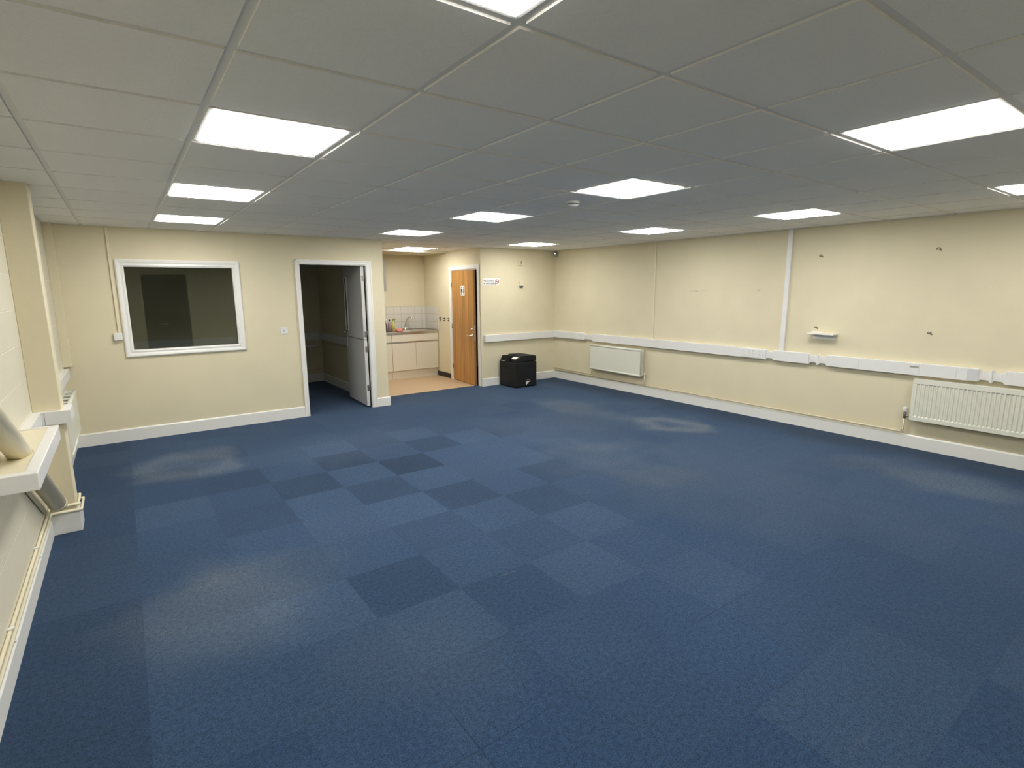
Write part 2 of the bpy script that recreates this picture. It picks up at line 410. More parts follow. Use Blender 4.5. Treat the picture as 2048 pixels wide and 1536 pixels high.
struct('wall_washroom', MB().box(XK+.1, XR, 8.20, 8.45, 0, HT), M_wall, 'hidden wall of the unlit room behind the oak door', 'wall')
struct('wall_pilaster', MB().box(XL, -.155, 2.93, 3.11, 0, H+.002, .004), M_wall, 'cream plastered pilaster standing out from the blockwork wall', 'pilaster')

# suspended ceiling: lay-in tiles dropped just below their grid
G = .6; TG = .015; ZT = 2.396; ZG = 2.4035
LIGHTS = [(1, -2), (1, 1), (1, 4), (1, 7), (5, -2), (5, 1), (5, 4), (5, 7), (9, -2), (9, 1), (9, 4), (9, 8), (7, 11)]
cols = [(XL, XP, 5.573), (XP, XK, 7.2), (XK, XR, YB)]
tiles = MB(); grid = MB()
bm = tiles.bm
def tilebox(x0, x1, y0, y1):
    if x1-x0 < .03 or y1-y0 < .03: return
    tiles.box(x0, x1, y0, y1, ZT, ZG+.01)
for i in range(-1, 12):
    for j in range(-5, 14):
        if (i, j) in LIGHTS: continue
        cx0, cx1, cy0, cy1 = i*G+TG, (i+1)*G-TG, j*G+TG, (j+1)*G-TG
        ov = [c for c in cols if c[0] < cx1 and c[1] > cx0]
        if not ov: continue
        if all(c[2] >= cy1 for c in ov):
            tilebox(max(cx0, XL), min(cx1, XR), max(cy0, YR), cy1)
        else:
            for c in ov: tilebox(max(cx0, c[0]), min(cx1, c[1]), max(cy0, YR), min(cy1, c[2]))
struct('ceiling', tiles, M_tile, 'grey suspended ceiling of square mineral tiles', 'ceiling')
for (x0, x1, ym) in cols: grid.box(x0, x1, YR, ym, ZG, ZG+.02)
struct('trim_1', grid, M_grid, 'metal grid that carries the ceiling tiles', 'ceiling grid')
struct('ceiling_kitchen', MB().box(XP, XK, 7.2, YA, 2.362, 2.44), M_alccl, 'pale plaster soffit over the sink', 'ceiling')
struct('ceiling_office', MB().box(XL, 3.25, YW1, 8.40, H, 2.44).box(XK+.1, XR, YB+.08, 8.2, H, 2.44), M_tile, 'ceiling of the unlit rooms beyond the doors', 'ceiling')
struct('trim_2', MB().box(XL, XP, YW-.018, YW, ZT-.003, ZG).box(XR-.018, XR, YR, YB, ZT-.003, ZG).box(XK, XR, YB-.018, YB, ZT-.003, ZG).box(XL, XL+.018, YR, YW, ZT-.003, ZG), M_grid, 'thin white edge angle where ceiling meets walls', 'ceiling trim')
struct('trim_3', MB().box(XP, XK, 6.145, 6.165, 0, .006), M_steel, 'thin threshold strip between carpet and vinyl', 'threshold')

# ------------------------------------------------------------------ skirting boards
def skirt_y(y, x0, x1, h=.14, t=.018, s=-1):   # board on a wall facing -y (s=-1)
    return MB().prism([(y, 0), (y+s*t, 0), (y+s*t, h-.012), (y+s*t*.5, h), (y, h)], 'x', x0, x1)
def skirt_x(x, y0, y1, h=.14, t=.018, s=-1):
    return MB().prism([(x, 0), (x+s*t, 0), (x+s*t, h-.012), (x+s*t*.5, h), (x, h)], 'y', y0, y1)
struct('baseboard_partition', skirt_y(YW, XL, 2.14, .145), M_white, 'white skirting board below the dark window', 'skirting')
sk = skirt_y(YW, 3.165, XP+.018, .13); sk.prism([(XP, 0), (XP+.018, 0), (XP+.018, .118), (XP+.009, .13), (XP, .13)], 'y', YW, 6.14)
struct('baseboard_corner', sk, M_white, 'short white skirting wrapped round the partition end', 'skirting')
struct('baseboard_back', skirt_y(YB, XK, XR-.018, .14), M_white, 'white skirting board behind the black printer', 'skirting')
struct('baseboard_right', skirt_x(XR, YR, YB, .14), M_white, 'long white skirting board along the right wall', 'skirting')
sk = skirt_x(XL, YR, 2.905, .12, .014, 1)
struct('baseboard_left', sk, M_white, 'white skirting board under the heating pipes on the left', 'skirting')
sk = MB().box(XL, -.137, 2.908, 2.93, 0, .15, .003).box(-.155, -.137, 2.93, 3.128, 0, .15, .003).box(XL, -.137, 3.11, 3.128, 0, .15, .003)
struct('baseboard_pilaster', sk, M_white, 'white skirting boxed round the foot of the pilaster', 'skirting')
struct('baseboard_leftfar', skirt_x(XL, 3.128, YW-.018, .12, .014, 1), M_white, 'skirting under the radiator beyond the pilaster', 'skirting')
struct('baseboard_kitchen', MB().box(XK-.012, XK, OY1+.075, 7.66, .004, .095, .002), M_blackskirt, 'short black skirting between sink unit and oak door', 'skirting')
struct('baseboard_office', skirt_x(3.25, YW1+.02, 8.40, .15).box(XL, 3.232, 8.382, 8.40, 0, .15), M_white, 'skirting inside the unlit office', 'skirting')

# ------------------------------------------------------------------ ceiling lights
def make_light(i, j):
    x, y = (i+.5)*G, (j+.5)*G
    t = thing('ceiling_light', '', 'ceiling light', (x, y, ZT), 'lit ceiling panels')
    a, c = .284, .264
    f = MB()
    f.box(x-a, x+a, y-a, y-c, ZT+.001, ZG-.001, .001).box(x-a, x+a, y+c, y+a, ZT+.001, ZG-.001, .001)
    f.box(x-a, x-c, y-c, y+c, ZT+.001, ZG-.001, .001).box(x+c, x+a, y-c, y+c, ZT+.001, ZG-.001, .001)
    link('light_frame', f, M_white, t)
    link('diffuser', MB().box(x-c, x+c, y-c, y+c, ZT-.004, ZG-.001, .001), M_emit, t)
    return t
LAB = {(1, -2): 'square light panel just above the top edge, only its tip in view',
       (1, 1): 'large white light panel nearest in the left row',
       (1, 4): 'middle light panel of the left row',
       (1, 7): 'light panel closest to the wall with the dark window',
       (5, -2): 'large bright light panel at upper right of the view',
       (5, 1): 'diamond-looking light panel beside the round smoke detector',
       (5, 4): 'light panel in the centre row beyond the smoke detector',
       (5, 7): 'light panel in front of the kitchen recess near the partition end',
       (9, -2): 'light panel cut by the right edge of the view',
       (9, 1): 'light panel above the wide conduit on the right wall',
       (9, 4): 'light panel above the narrow conduit on the right wall',
       (9, 8): 'light panel nearest the corner above the black printer',
       (7, 11): 'light panel over the kitchen recess floor'}
first = None
for (i, j) in LIGHTS:
    if first is None:
        first = make_light(i, j); first['label'] = LAB[(i, j)]
    else:
        copy_thing(first, ((i+.5)*G, (j+.5)*G, ZT), LAB[(i, j)], 'lit ceiling panels')

t = thing('smoke_detector', 'round white smoke detector on the ceiling', 'smoke detector', (3.32, 1.52, ZT))
link('base', MB().lathe([(.052, 0), (.052, -.012), (.048, -.016)], (3.32, 1.52, ZT)), M_trunk, t)
link('sensor_head', MB().lathe([(.046, -.016), (.046, -.028), (.034, -.040), (.012, -.043)], (3.32, 1.52, ZT)), M_trunk, t)
link('sensor_slot', MB().lathe([(.0465, -.0195), (.0468, -.0205), (.0468, -.0265), (.0465, -.0275)], (3.32, 1.52, ZT)), M_darkgrey, t)

# ------------------------------------------------------------------ window
t = thing('window_1', 'dark internal window in a white moulded frame', 'window', ((WX0+WX1)/2, YW, WZ0), None, 'structure')
f = MB()
def arch_frame(f, x0, x1, z0, z1, w, y, sill=True):
    """mitred moulded architrave standing on a wall face at y, outer edge w outside the opening"""
    prof = [(0, 0), (0, .012), (.012, .020), (.030, .016), (.050, .024), (w-.012, .026), (w, .018), (w, 0)]
    def side(p0, p1, n_in):
        pass
    rings = []
    for d, hh in prof:
        q = w-d if False else d
        pts = [(x0-q, y-hh, z0-q), (x1+q, y-hh, z0-q), (x1+q, y-hh, z1+q), (x0-q, y-hh, z1+q)]
        rings.append([f.bm.verts.new(p) for p in pts])
    for a, b in zip(rings, rings[1:]):
        for k in range(4):
            if not sill and k == 0: continue
            f.bm.faces.new((a[k], a[(k+1) % 4], b[(k+1) % 4], b[k]))
    bmesh.ops.recalc_face_normals(f.bm, faces=f.bm.faces[:])
arch_frame(f, WX0+.008, WX1-.008, WZ0+.008, WZ1-.008, .078, YW)
link('architrave', f, M_white, t)
l = MB(); c = .012
l.box(WX0, WX0+c, YW-.012, YW1, WZ0, WZ1).box(WX1-c, WX1, YW-.012, YW1, WZ0, WZ1).box(WX0+c, WX1-c, YW-.012, YW1, WZ0, WZ0+c).box(WX0+c, WX1-c, YW-.012, YW1, WZ1-c, WZ1)
link('lining', l, M_white, t)
link('glass_pane', MB().box(WX0+c, WX1-c, YW+.022, YW+.028, WZ0+c, WZ1-c), M_glass, t)

# ------------------------------------------------------------------ doorway with stable door
t = thing('door_1', 'open white two-part stable door leading into the dark office', 'door', ((DX0+DX1)/2, YW, 0), None, 'structure')
fr = MB()
lt = .018
fr.box(DX0, DX0+lt, YW-.012, YW1, 0, DZ).box(DX1-lt, DX1, YW-.012, 5.600, 0, DZ).box(DX0+lt, DX1-lt, YW-.012, YW1, DZ-lt, DZ)
def door_arch(f, x0, x1, z1, w, y, wr=None):
    wr = wr or w
    f.box(x0-w, x0, y-.020, y, 0, z1+w, .005); f.box(x1, x1+wr, y-.020, y, 0, z1+w, .005); f.box(x0, x1, y-.020, y, z1, z1+w, .005)
    f.box(x0-w, x0-w+.018, y-.026, y-.018, 0, z1+w, .003); f.box(x1+wr-.018, x1+wr, y-.026, y-.018, 0, z1+w, .003); f.box(x0-w, x1+wr, y-.026, y-.018, z1+w-.018, z1+w, .003)
door_arch(fr, DX0+.010, DX1-.012, DZ-.010, .055, YW, .072)
link('door_frame', fr, M_white, t)
LM = Matrix.Translation((3.034, 5.617, 0)) @ Matrix.Rotation(math.radians(-2.4), 4, 'Z')
LT, LW = .046, .855                                  # leaf thickness and width; hinge edge at local y = 0
up = link('upper_leaf', MB().box(0, LT, 0, LW, .995, 2.028, .002, M=LM), M_office, t)
lo = link('lower_leaf', MB().box(0, LT, 0, LW, .022, .985, .002, M=LM), M_office, t)
link('vision_panel', MB().box(-.003, .002, .70, .79, 1.10, 1.87, M=LM), M_vision, up)
b = MB()
b.box(-.012, 0, .68, .70, 1.08, 1.89, .003, M=LM).box(-.012, 0, .79, .81, 1.08, 1.89, .003, M=LM).box(-.012, 0, .70, .79, 1.08, 1.10, .003, M=LM).box(-.012, 0, .70, .79, 1.87, 1.89, .003, M=LM)
link('glazing_bead', b, M_white, up)
link('knob', MB().lathe([(.010, 0), (.010, .02), (.022, .028), (.024, .04), (.015, .05)], (0, 0, 0), 16, LM @ Matrix.Translation((0, .80, 1.055)) @ Matrix.Rotation(-PI/2, 4, 'Y')), M_brass, up)
h = MB().box(-.006, 0, .80, .835, .84, .975, .003, M=LM).tube([(-.003, .817, .93), (-.045, .817, .93), (-.048, .755, .93)], .008, M=LM)
link('handle', h, M_brass, lo)
for par, zs in ((up, (1.857, 1.069)), (lo, (.851, .289))):
    for z in zs:
        hb = MB().box(.012, LT+.004, -.004, 0, z-.042, z+.042, .001, M=LM).tube([(LT+.004, -.005, z-.045), (LT+.004, -.005, z+.045)], .006, 10, M=LM)
        link('hinge', hb, M_hinge, par)

# ------------------------------------------------------------------ oak door
t = thing('door_2', 'oak veneered door standing slightly ajar in a white frame', 'door', (XK, (OY0+OY1)/2, 0), None, 'structure')
fr = MB()
fr.box(XK-.004, XK+.1, OY1-.02, OY1, 0, OZ).box(XK-.004, XK+.1, OY0, OY0+.02, 0, OZ).box(XK-.004, XK+.1, OY0+.02, OY1-.02, OZ-.02, OZ)
fr.box(XK-.018, XK, OY1-.008, OY1+.065, 0, OZ+.06, .004).box(XK-.018, XK, OY0-.055, OY0+.008, 0, OZ+.06, .004).box(XK-.018, XK, OY0+.008, OY1-.008, OZ-.008, OZ+.06, .004)
link('door_frame', fr, M_white, t)
pv = Vector((XK-.008, OY1-.022, 0)); RM = Matrix.Translation(pv) @ Matrix.Rotation(math.radians(-4.2), 4, 'Z')
# local: leaf runs along -y from the pivot, room face at x=0
lf = link('leaf', MB().box(0, .044, -.860, 0, .012, 2.028, .002, M=RM), M_wood, t)
link('lipping', MB().box(.001, .043, -.8625, -.8598, .012, 2.028, M=RM), M_woodedge, lf)
for z in (.27, 1.02, 1.78):
    link('hinge', MB().tube([RM @ Vector((-.006, .004, z-.045)), RM @ Vector((-.006, .004, z+.045))], .007, 10), M_hinge, lf)
link_split('lock_plate', MB().box(.012, .032, -.8655, -.8618, .80, .98, .001, M=RM).box(.012, .032, -.8655, -.8618, 1.0, 1.07, .001, M=RM), M_steel, lf)
hd = MB().lathe([(.026, 0), (.026, .008), (.012, .010), (.010, .04)], (0, 0, 0), 20, RM @ Matrix.Translation((0, -.80, .895)) @ Matrix.Rotation(-PI/2, 4, 'Y'))
hd.tube([RM @ Vector(p) for p in ((-.038, -.80, .897), (-.048, -.795, .893), (-.050, -.76, .886), (-.048, -.68, .884))], .009)
link('handle', hd, M_brass, lf)
link('thumb_turn', MB().lathe([(.024, 0), (.024, .008), (.010, .012), (.008, .025)], (0, 0, 0), 20, RM @ Matrix.Translation((0, -.80, 1.005)) @ Matrix.Rotation(-PI/2, 4, 'Y')), M_brass, lf)
# toilet sign on the door
ctr = RM @ Vector((0, -.46, 1.668))
t = thing('toilet_sign', 'small white toilet sign with man and woman figures on the oak door', 'sign', ctr)
link('sign_plate', MB().box(-.003, 0, -.535, -.385, 1.585, 1.755, .001, M=RM), M_paper, t)
def figure(f, yc, z, s, skirt):
    n = 16
    f.prism([(yc+.014*s*math.cos(2*PI*k/n), z+.115*s+.014*s*math.sin(2*PI*k/n)) for k in range(n)], 'x', -.0042, -.0028, M=RM)
    if skirt: poly = [(-.014, .095), (.014, .095), (.028, .035), (.010, .035), (.008, 0), (-.008, 0), (-.010, .035), (-.028, .035)]
    else: poly = [(-.024, .095), (.024, .095), (.026, .040), (.016, .040), (.014, 0), (-.014, 0), (-.016, .040), (-.026, .040)]
    f.prism([(yc+a*s, z+c*s) for a, c in poly], 'x', -.0042, -.0028, M=RM)
f = MB(); figure(f, -.425, 1.605, 1.05, False); link('man_figure', f, M_ink, t)
f = MB(); figure(f, -.495, 1.605, 1.05, True); link('woman_figure', f, M_inkgrey, t)

# door behind the camera, seen mirrored in the window
t = thing('door_3', 'dark painted door mirrored faintly in the window glass', 'door', (1.165, YR, 0), None, 'structure')
link('leaf', MB().box(.70, 1.63, YR-.06, YR-.012, 0, 2.09, .002), M_rear, t)
link('handle', MB().tube([(1.14, YR-.012, .90), (1.14, YR+.05, .90), (1.13, YR+.056, .90), (.985, YR+.056, .905)], .022), M_chrome, t)

# ------------------------------------------------------------------ partition wall fittings
t = thing('cable_conduit', 'thin cream conduit dropping to a white box beside the dark window', 'conduit', (.212, YW, 1.16))
link('conduit_cover', MB().box(.200, .225, YW-.020, YW, 1.243, ZT, .002), M_creamgloss, t)
link('junction_box', MB().box(.158, .236, YW-.038, YW+.002, 1.160, 1.243, .004), M_trunk, t)
t = thing('light_switch', 'white single light switch between dark window and doorway', 'light switch', (1.951, YW, 1.182))
link('switch_plate', MB().box(1.905, 1.997, YW-.010, YW, 1.137, 1.228, .004), M_trunk, t)
link('rocker', MB().box(1.942, 1.960, YW-.015, YW-.009, 1.165, 1.198, .003, M=None), M_trunk2, t)
t = thing('pipe_boxing', 'cream boxed pipe riser in the corner left of the window', 'pipe boxing', (-.27, YW-.04, .905))
link('boxing', MB().box(XL, -.235, YW-.075, YW+.002, .905, ZT, .003), M_wall, t)

# ------------------------------------------------------------------ left wall: trunking, brace, radiator, pipes
t = thing('dado_trunking', 'white trunking stepped round the pilaster on the left wall', 'trunking', (-.25, 2.9, .80))
b = MB()
b.prism([(XL, 2.371), (-.262, 2.371), (-.262, 2.88), (-.105, 2.88), (-.105, 3.16), (-.262, 3.16), (-.262, YW-.08), (XL, YW-.08), (XL, 3.111), (-.1545, 3.111), (-.1545, 2.929), (XL, 2.929)], 'z', .80, .89)
link('trunking_cover', b, M_trunk, t)
link('joint_strip', MB().box(-.247, -.244, 2.8785, 2.881, .801, .889), M_grey, t)
t = thing('pipe_casing', 'white trunking ledge boxed out round the sloping tube', 'casing', (-.22, 1.82, .806))
b = MB()
b.box(XL, -.130, 1.294, 1.345, .806, .89, .004).box(-.182, -.130, 1.345, 2.35, .806, .89, .004).box(XL, -.130, 2.35, 2.37, .806, .894, .003)
link('casing_side', b, M_trunk, t)
ct = MB(); cx, cy, ea, eb = -.240, 1.746, .0512, .1015; rx0, rx1, ry0, ry1 = XL, -.183, 1.346, 2.349
angs = sorted([2*PI*k/36 for k in range(36)] + [math.atan2(y-cy, x-cx) % (2*PI) for x in (rx0, rx1) for y in (ry0, ry1)])
def rim(a):
    c, q = math.cos(a), math.sin(a)
    r = min([((rx1-cx) if c > 0 else (rx0-cx))/c if abs(c) > 1e-9 else 9e9, ((ry1-cy) if q > 0 else (ry0-cy))/q if abs(q) > 1e-9 else 9e9])
    k = 1/math.sqrt((c/ea)**2+(q/eb)**2)
    return (cx+c*r, cy+q*r), (cx+c*k, cy+q*k)
for a0, a1 in zip(angs, angs[1:]+[angs[0]+2*PI]):
    (p0, q0), (p1, q1) = rim(a0), rim(a1)
    ct.quads([[(*q0, .884), (*p0, .884), (*p1, .884), (*q1, .884)], [(*q1, .872), (*p1, .872), (*p0, .872), (*q0, .872)], [(*q0, .872), (*q0, .884), (*q1, .884), (*q1, .872)]])
bmesh.ops.remove_doubles(ct.bm, verts=ct.bm.verts[:], dist=1e-5)
link('casing_top', ct, M_creamgloss, t)
b = MB()
for x, y in ((-.142, 1.315), (-.142, 2.345)):
    b.lathe([(.004, 0), (.004, .0012)], (x, y, .8898), 10)
link_split('screw', b, M_hinge, t)
d = Vector((0, 1.0, -.585)).normalized()
c0 = Vector((-.240, 1.70, .905))
def along(yv): return c0 + d*((yv-c0.y)/d.y)
t = thing('brace_tube', 'thick cream steel tube sloping down through the trunking ledge', 'brace', along(2.86))
link('tube', MB().tube([along(-.85), along(1.0), along(2.80)], .050, 28), M_creamgloss, t)
e = along(2.88)
link('end_collar', MB().tube([along(2.765), along(2.802)], .053, 28), M_creamgloss, t)
t = thing('cable_pipe', 'thinner cream pipe running below the sloping tube', 'pipe', (-.285, 2.75, .24))
link('pipe', MB().tube([(-.2965, 1.86, .765), (-.2965, 2.37, .447), (-.2965, 2.68, .255)], .012, 14), M_creamgloss, t)

def heating(name, zs, ys, label):
    t = thing('heating_pipe', label, 'pipe', (-.28, 2.9, .2))
    return t
for (z, dx, lab) in ((.200, 0, 'upper of two cream pipes along the left skirting'), (.161, .016, 'lower of two cream pipes along the left skirting')):
    t = thing('heating_pipe', lab, 'pipe', (-.28, 1.0, z), 'heating pipes on the left wall')
    x = -.300+dx*.2; yf = 2.917-dx; xr = -.143+dx
    link('pipe', MB().tube([(x, YR, z), (x, yf, z), (xr, yf, z), (xr, 3.06, z), (xr, 3.139+dx, z), (-.296+dx*.2, 3.139+dx, z), (-.296+dx*.2, 4.95, z)], .0085, 12), M_creamgloss, t)
    if dx:
        for y in (2.17, 1.22, .2):
            cl = MB().box(XL+.001, x+.012, y-.011, y+.011, z-.016, z-.007, .002).box(XL+.001, x+.012, y-.011, y+.011, z+.0485, z+.056, .002).box(XL+.001, XL+.0022, y-.011, y+.011, z-.014, z+.056)
            link_split('pipe_clip', cl, M_trunk, t)

def radiator_parts(t, xw, s, y0, y1, z0, z1, x_front, ribbed, grille=True, pitch=.028, slat=.004):
    """steel panel radiator on a wall face at xw, facing direction s along x"""
    xb = xw+s*.030
    xf = x_front
    th = .012
    if ribbed:
        p = MB(); P = .0349; n = int((y1-y0-.03)/P); zt, zb = z1-.050, z0+.042; dp = .009
        p.box(xf-s*(th+.006), xf-s*th, y0, y1, z0+.002, z1-.002)
        p.box(xf-s*th, xf, y0, y1, zt, z1, .002).box(xf-s*th, xf, y0, y1, z0, zb, .002)
        m = (y1-y0-n*P)/2; edge = y0
        for k in range(n):
            ya = y0+m+k*P+.005; yb = ya+P-.010
            p.quads([[(xf, edge, zb), (xf, ya, zb), (xf, ya, zt), (xf, edge, zt)]])
            A = [(xf, ya, zb), (xf, yb, zb), (xf, yb, zt), (xf, ya, zt)]
            B = [(xf-s*dp, ya+.006, zb+.011), (xf-s*dp, yb-.006, zb+.011), (xf-s*dp, yb-.006, zt-.011), (xf-s*dp, ya+.006, zt-.011)]
            bb = bmesh.new(); va = [bb.verts.new(q) for q in A]; vb = [bb.verts.new(q) for q in B]
            bb.faces.new(vb)
            for q in range(4): bb.faces.new((va[q], va[(q+1) % 4], vb[(q+1) % 4], vb[q]))
            p._merge(bb); edge = yb
        p.quads([[(xf, edge, zb), (xf, y1, zb), (xf, y1, zt), (xf, edge, zt)]])
        link('front_panel', p, M_rad, t)
    else:
        p = MB().box(xf-s*th, xf, y0+.004, y1-.004, z0+.03, z1-.03, .002)
        p.tube([(xf-s*.010, y0, z1-.018), (xf-s*.010, y1, z1-.018)], .018, 16).tube([(xf-s*.010, y0, z0+.018), (xf-s*.010, y1, z0+.018)], .018, 16)
        link('front_panel', p, M_rad, t)
    p = MB().box(xb, xb+s*.012, y0, y1, z0+.004, z1-.004, .003)
    link('back_panel', p, M_rad, t)
    if grille:
        gsl = MB(); n = int((y1-y0)/pitch)
        for k in range(n):
            y = y0+(k+.5)*(y1-y0)/n
            gsl.box(xb+s*.012, xf-s*th, y-slat, y+slat, z1-.012, z1-.004)
        gsl.box(xb+s*.012, xb+s*.016, y0, y1, z1-.014, z1-.002).box(xf-s*(th+.004), xf-s*th, y0, y1, z1-.014, z1-.002)
        link('top_grille', gsl, M_rad, t)
        ends = MB().box(xb+s*.012, xf-s*th, y0, y0+.003, z0+.03, z1-.003).box(xb+s*.012, xf-s*th, y1-.003, y1, z0+.03, z1-.003)
        link_split('end_cover', ends, M_rad, t)
    br = MB()
    for y in (y0+.15, y1-.15): br.box(xw+s*.001, xb, y-.012, y+.012, z0+.06, z1-.06)
    link_split('wall_bracket', br, M_rad, t)

t = thing('radiator', 'white radiator beyond the pilaster on the left wall', 'radiator', (-.25, 4.3, .34))
radiator_parts(t, XL, 1, 3.72, 4.90, .345, .742, -.196, False, True, .19, .032)
v = MB().tube([(-.245, 4.90, .385), (-.245, 4.96, .385)], .009).lathe([(.014, 0), (.016, .05), (.013, .07)], (-.245, 4.965, .375), 14)
link('valve', v, M_trunk, t)

# ------------------------------------------------------------------ right wall
t = thing('radiator', 'flat-fronted white radiator on the right wall near the corner', 'radiator', (6.90, 4.36, .30))
radiator_parts(t, XR, -1, 3.80, 4.93, .300, .740, 6.851, False, grille=False)
link('valve', MB().tube([(6.925, 3.80, .335), (6.925, 3.765, .335)], .008).lathe([(.014, 0), (.016, .02), (.012, .045)], (6.925, 3.765, .318), 14), M_rad, t)
link('valve', MB().tube([(6.925, 4.93, .335), (6.925, 4.96, .335)], .008).lathe([(.013, 0), (.015, .02), (.012, .04)], (6.925, 4.962, .318), 14), M_rad, t)
link('feed_pipe', MB().tube([(6.925, 3.765, .32), (6.925, 3.765, .1745)], .0085), M_creamgloss, t)
link('feed_pipe', MB().tube([(6.925, 4.962, .32), (6.925, 4.962, .205)], .0085), M_creamgloss, t)
t = thing('radiator', 'ribbed cream radiator on the right wall cut by the right edge', 'radiator', (6.90, -.70, .32))
radiator_parts(t, XR, -1, -1.55, .152, .318, .758, 6.858, True)
v = MB().tube([(6.905, .152, .345), (6.905, .20, .345)], .010).lathe([(.012, 0), (.015, .01), (.015, .055), (.010, .065)], (6.905, .205, .320), 16)
link('valve_body', v, M_hinge, t)
link('valve_head', MB().lathe([(.016, 0), (.021, .006), (.021, .045), (.017, .052)], (6.905, .205, .388), 16), M_trunk, t)
link('feed_pipe', MB().tube([(6.905, .205, .325), (6.905, .205, .20), (6.915, .23, .185)], .0085), M_creamgloss, t)

t = thing('heating_pipe', 'cream pipe along the top of the right skirting up to the ribbed radiator', 'pipe', (6.93, 3, .16), 'heating pipes on the right wall')
b = MB().tube([(6.931, YB-.03, .162), (6.931, .215, .166), (6.922, .205, .178)], .0095, 12)
link('pipe', b, M_creamgloss, t)
cl = MB()
for y in (4.2, 2.9, 1.2): cl.box(6.936, XR, y-.01, y+.01, .153, .176, .002)
link_split('pipe_clip', cl, M_creamgloss, t)
t = thing('heating_pipe', 'upper short cream pipe below the flat-fronted radiator', 'pipe', (6.93, 5, .195), 'heating pipes on the right wall')
link('pipe', MB().tube([(6.931, YB-.03, .196), (6.931, 4.98, .196), (6.925, 4.962, .210)], .0085, 12), M_creamgloss, t)

# trunking with socket outlets and waisted back boxes
TZ0, TZ1 = .785, .913
def seg(m, y0, y1): m.box(XR-.050, XR, y0, y1, TZ0, TZ1, .004)
t = thing('dado_trunking', 'long white cable trunking along the right wall', 'trunking', (6.93, 2, TZ0))
waists = [(4.955, 5.155), (1.690, 1.785), (1.155, 1.247), (1.045, 1.138), (-.440, -.350), (-.545, -.452)]
b = MB(); prev = YB
for y0, y1 in sorted(waists, reverse=True):
    if prev-y1 > .02: seg(b, y1, prev)
    elif prev-y1 > 0: seg(b, y1-.001, prev+.001)
    prev = y0
seg(b, YR, prev)
link('trunking_cover', b, M_trunk, t)
for y0, y1 in waists:
    w = MB(); zi0, zi1 = TZ0+.024, TZ1-.024
    w.prism([(y0, TZ0), (y0+.015, zi0), (y1-.015, zi0), (y1, TZ0), (y1, TZ1), (y1-.015, zi1), (y0+.015, zi1), (y0, TZ1)], 'x', XR-.040, XR)
    w.box(XR-.043, XR-.039, y0+.02, y1-.02, zi0+.015, zi1-.015, .001)
    link('back_box', w, M_trunk, t)
def socket(y0, y1, n):
    s = link('socket_outlet', MB().box(XR-.056, XR-.048, y0, y1, TZ0+.010, TZ1-.010, .003), M_trunk, t)
    r = MB(); hl = MB(); wd = (y1-y0)/n
    for k in range(n):
        yc = y0+wd*(k+.5)
        r.box(XR-.061, XR-.055, yc-.006, yc+.006, TZ1-.040, TZ1-.018, .002)
        for dy, dz, a, c in ((0, .062, .003, .006), (-.012, .040, .006, .003), (.012, .040, .006, .003)):
            hl.box(XR-.0565, XR-.0555, yc+dy-a/2-.001, yc+dy+a/2+.001, TZ0+dz-c/2, TZ0+dz+c/2)
    link_split('rocker', r, M_trunk2, s); link_split('pin_hole', hl, M_darkgrey, s)
socket(2.015, 2.150, 1); socket(1.822, 2.000, 2); socket(5.34, 5.51, 2); socket(5.17, 5.325, 1)
s = link('data_outlet', MB().box(XR-.054, XR-.048, .130, .255, TZ0+.002, TZ1-.002, .002), M_trunk, t)
link('label_slot', MB().box(XR-.0552, XR-.0535, .136, .215, TZ1-.048, TZ1-.030), M_grey, s)
link('blank_plate', MB().box(XR-.053, XR-.049, -.350, -.262, TZ0+.006, TZ1-.006, .002), M_trunk2, t)
j = MB()
for y in (4.30, .700, -.178): j.box(XR-.0506, XR-.0495, y-.0025, y+.0025, TZ0+.003, TZ1-.003)
link_split('cover_joint', j, M_trunk2, t)
t = thing('dado_trunking', 'white cable trunking on the far wall above the black printer', 'trunking', (6.1, YB, .78))
link('trunking_cover', MB().box(5.343, XR-.051, YB-.050, YB, .783, .905, .004), M_trunk, t)
link('end_cap', MB().box(5.338, 5.343, YB-.051, YB, .782, .906, .001), M_trunk, t)

t = thing('cable_conduit', 'narrow cream vertical conduit on the right wall above the flat radiator', 'conduit', (XR, 3.655, TZ1), 'conduits on the right wall')
link('conduit_cover', MB().box(XR-.016, XR, 3.644, 3.666, TZ1, ZT, .002), M_creamgloss, t)
t = thing('cable_conduit', 'wide white vertical conduit left of the empty wall shelf', 'conduit', (XR, 1.60, TZ1), 'conduits on the right wall')
link('conduit_cover', MB().box(XR-.030, XR, 1.572, 1.630, TZ1, ZT, .003), M_trunk, t)

t = thing('wall_shelf', 'tiny white bracket shelf on the right wall', 'shelf', (XR, 1.12, 1.135))
link('shelf_board', MB().box(XR-.115, XR, .972, 1.268, 1.150, 1.164, .003), M_white, t)
link('back_plate', MB().box(XR-.006, XR, 1.00, 1.24, 1.090, 1.150, .002).box(XR-.006, XR, 1.14, 1.262, 1.164, 1.178, .002), M_white, t)
def plug(y, z, lab):
    t = thing('wall_plug', lab, 'wall plug', (XR, y, z), 'old fixing holes on the right wall')
    link('plug', MB().lathe([(.013, 0), (.013, .004), (.008, .007)], (0, 0, 0), 14, Matrix.Translation((XR, y, z)) @ Matrix.Rotation(-PI/2, 4, 'Y')), M_hinge, t)
    link('torn_edge', MB().box(XR-.0012, XR, y-.018, y+.020, z-.012, z+.008, .0005).box(XR-.001, XR, y-.026, y-.010, z-.022, z-.006), M_brown, t)
plug(1.239, 2.064, 'fixing hole high on the right wall beside the wide conduit')
plug(.110, 2.074, 'rightmost upper fixing hole on the right wall')
plug(1.220, 1.228, 'fixing hole just above the tiny wall shelf')
plug(.097, 1.230, 'lower fixing hole right of the tiny wall shelf')

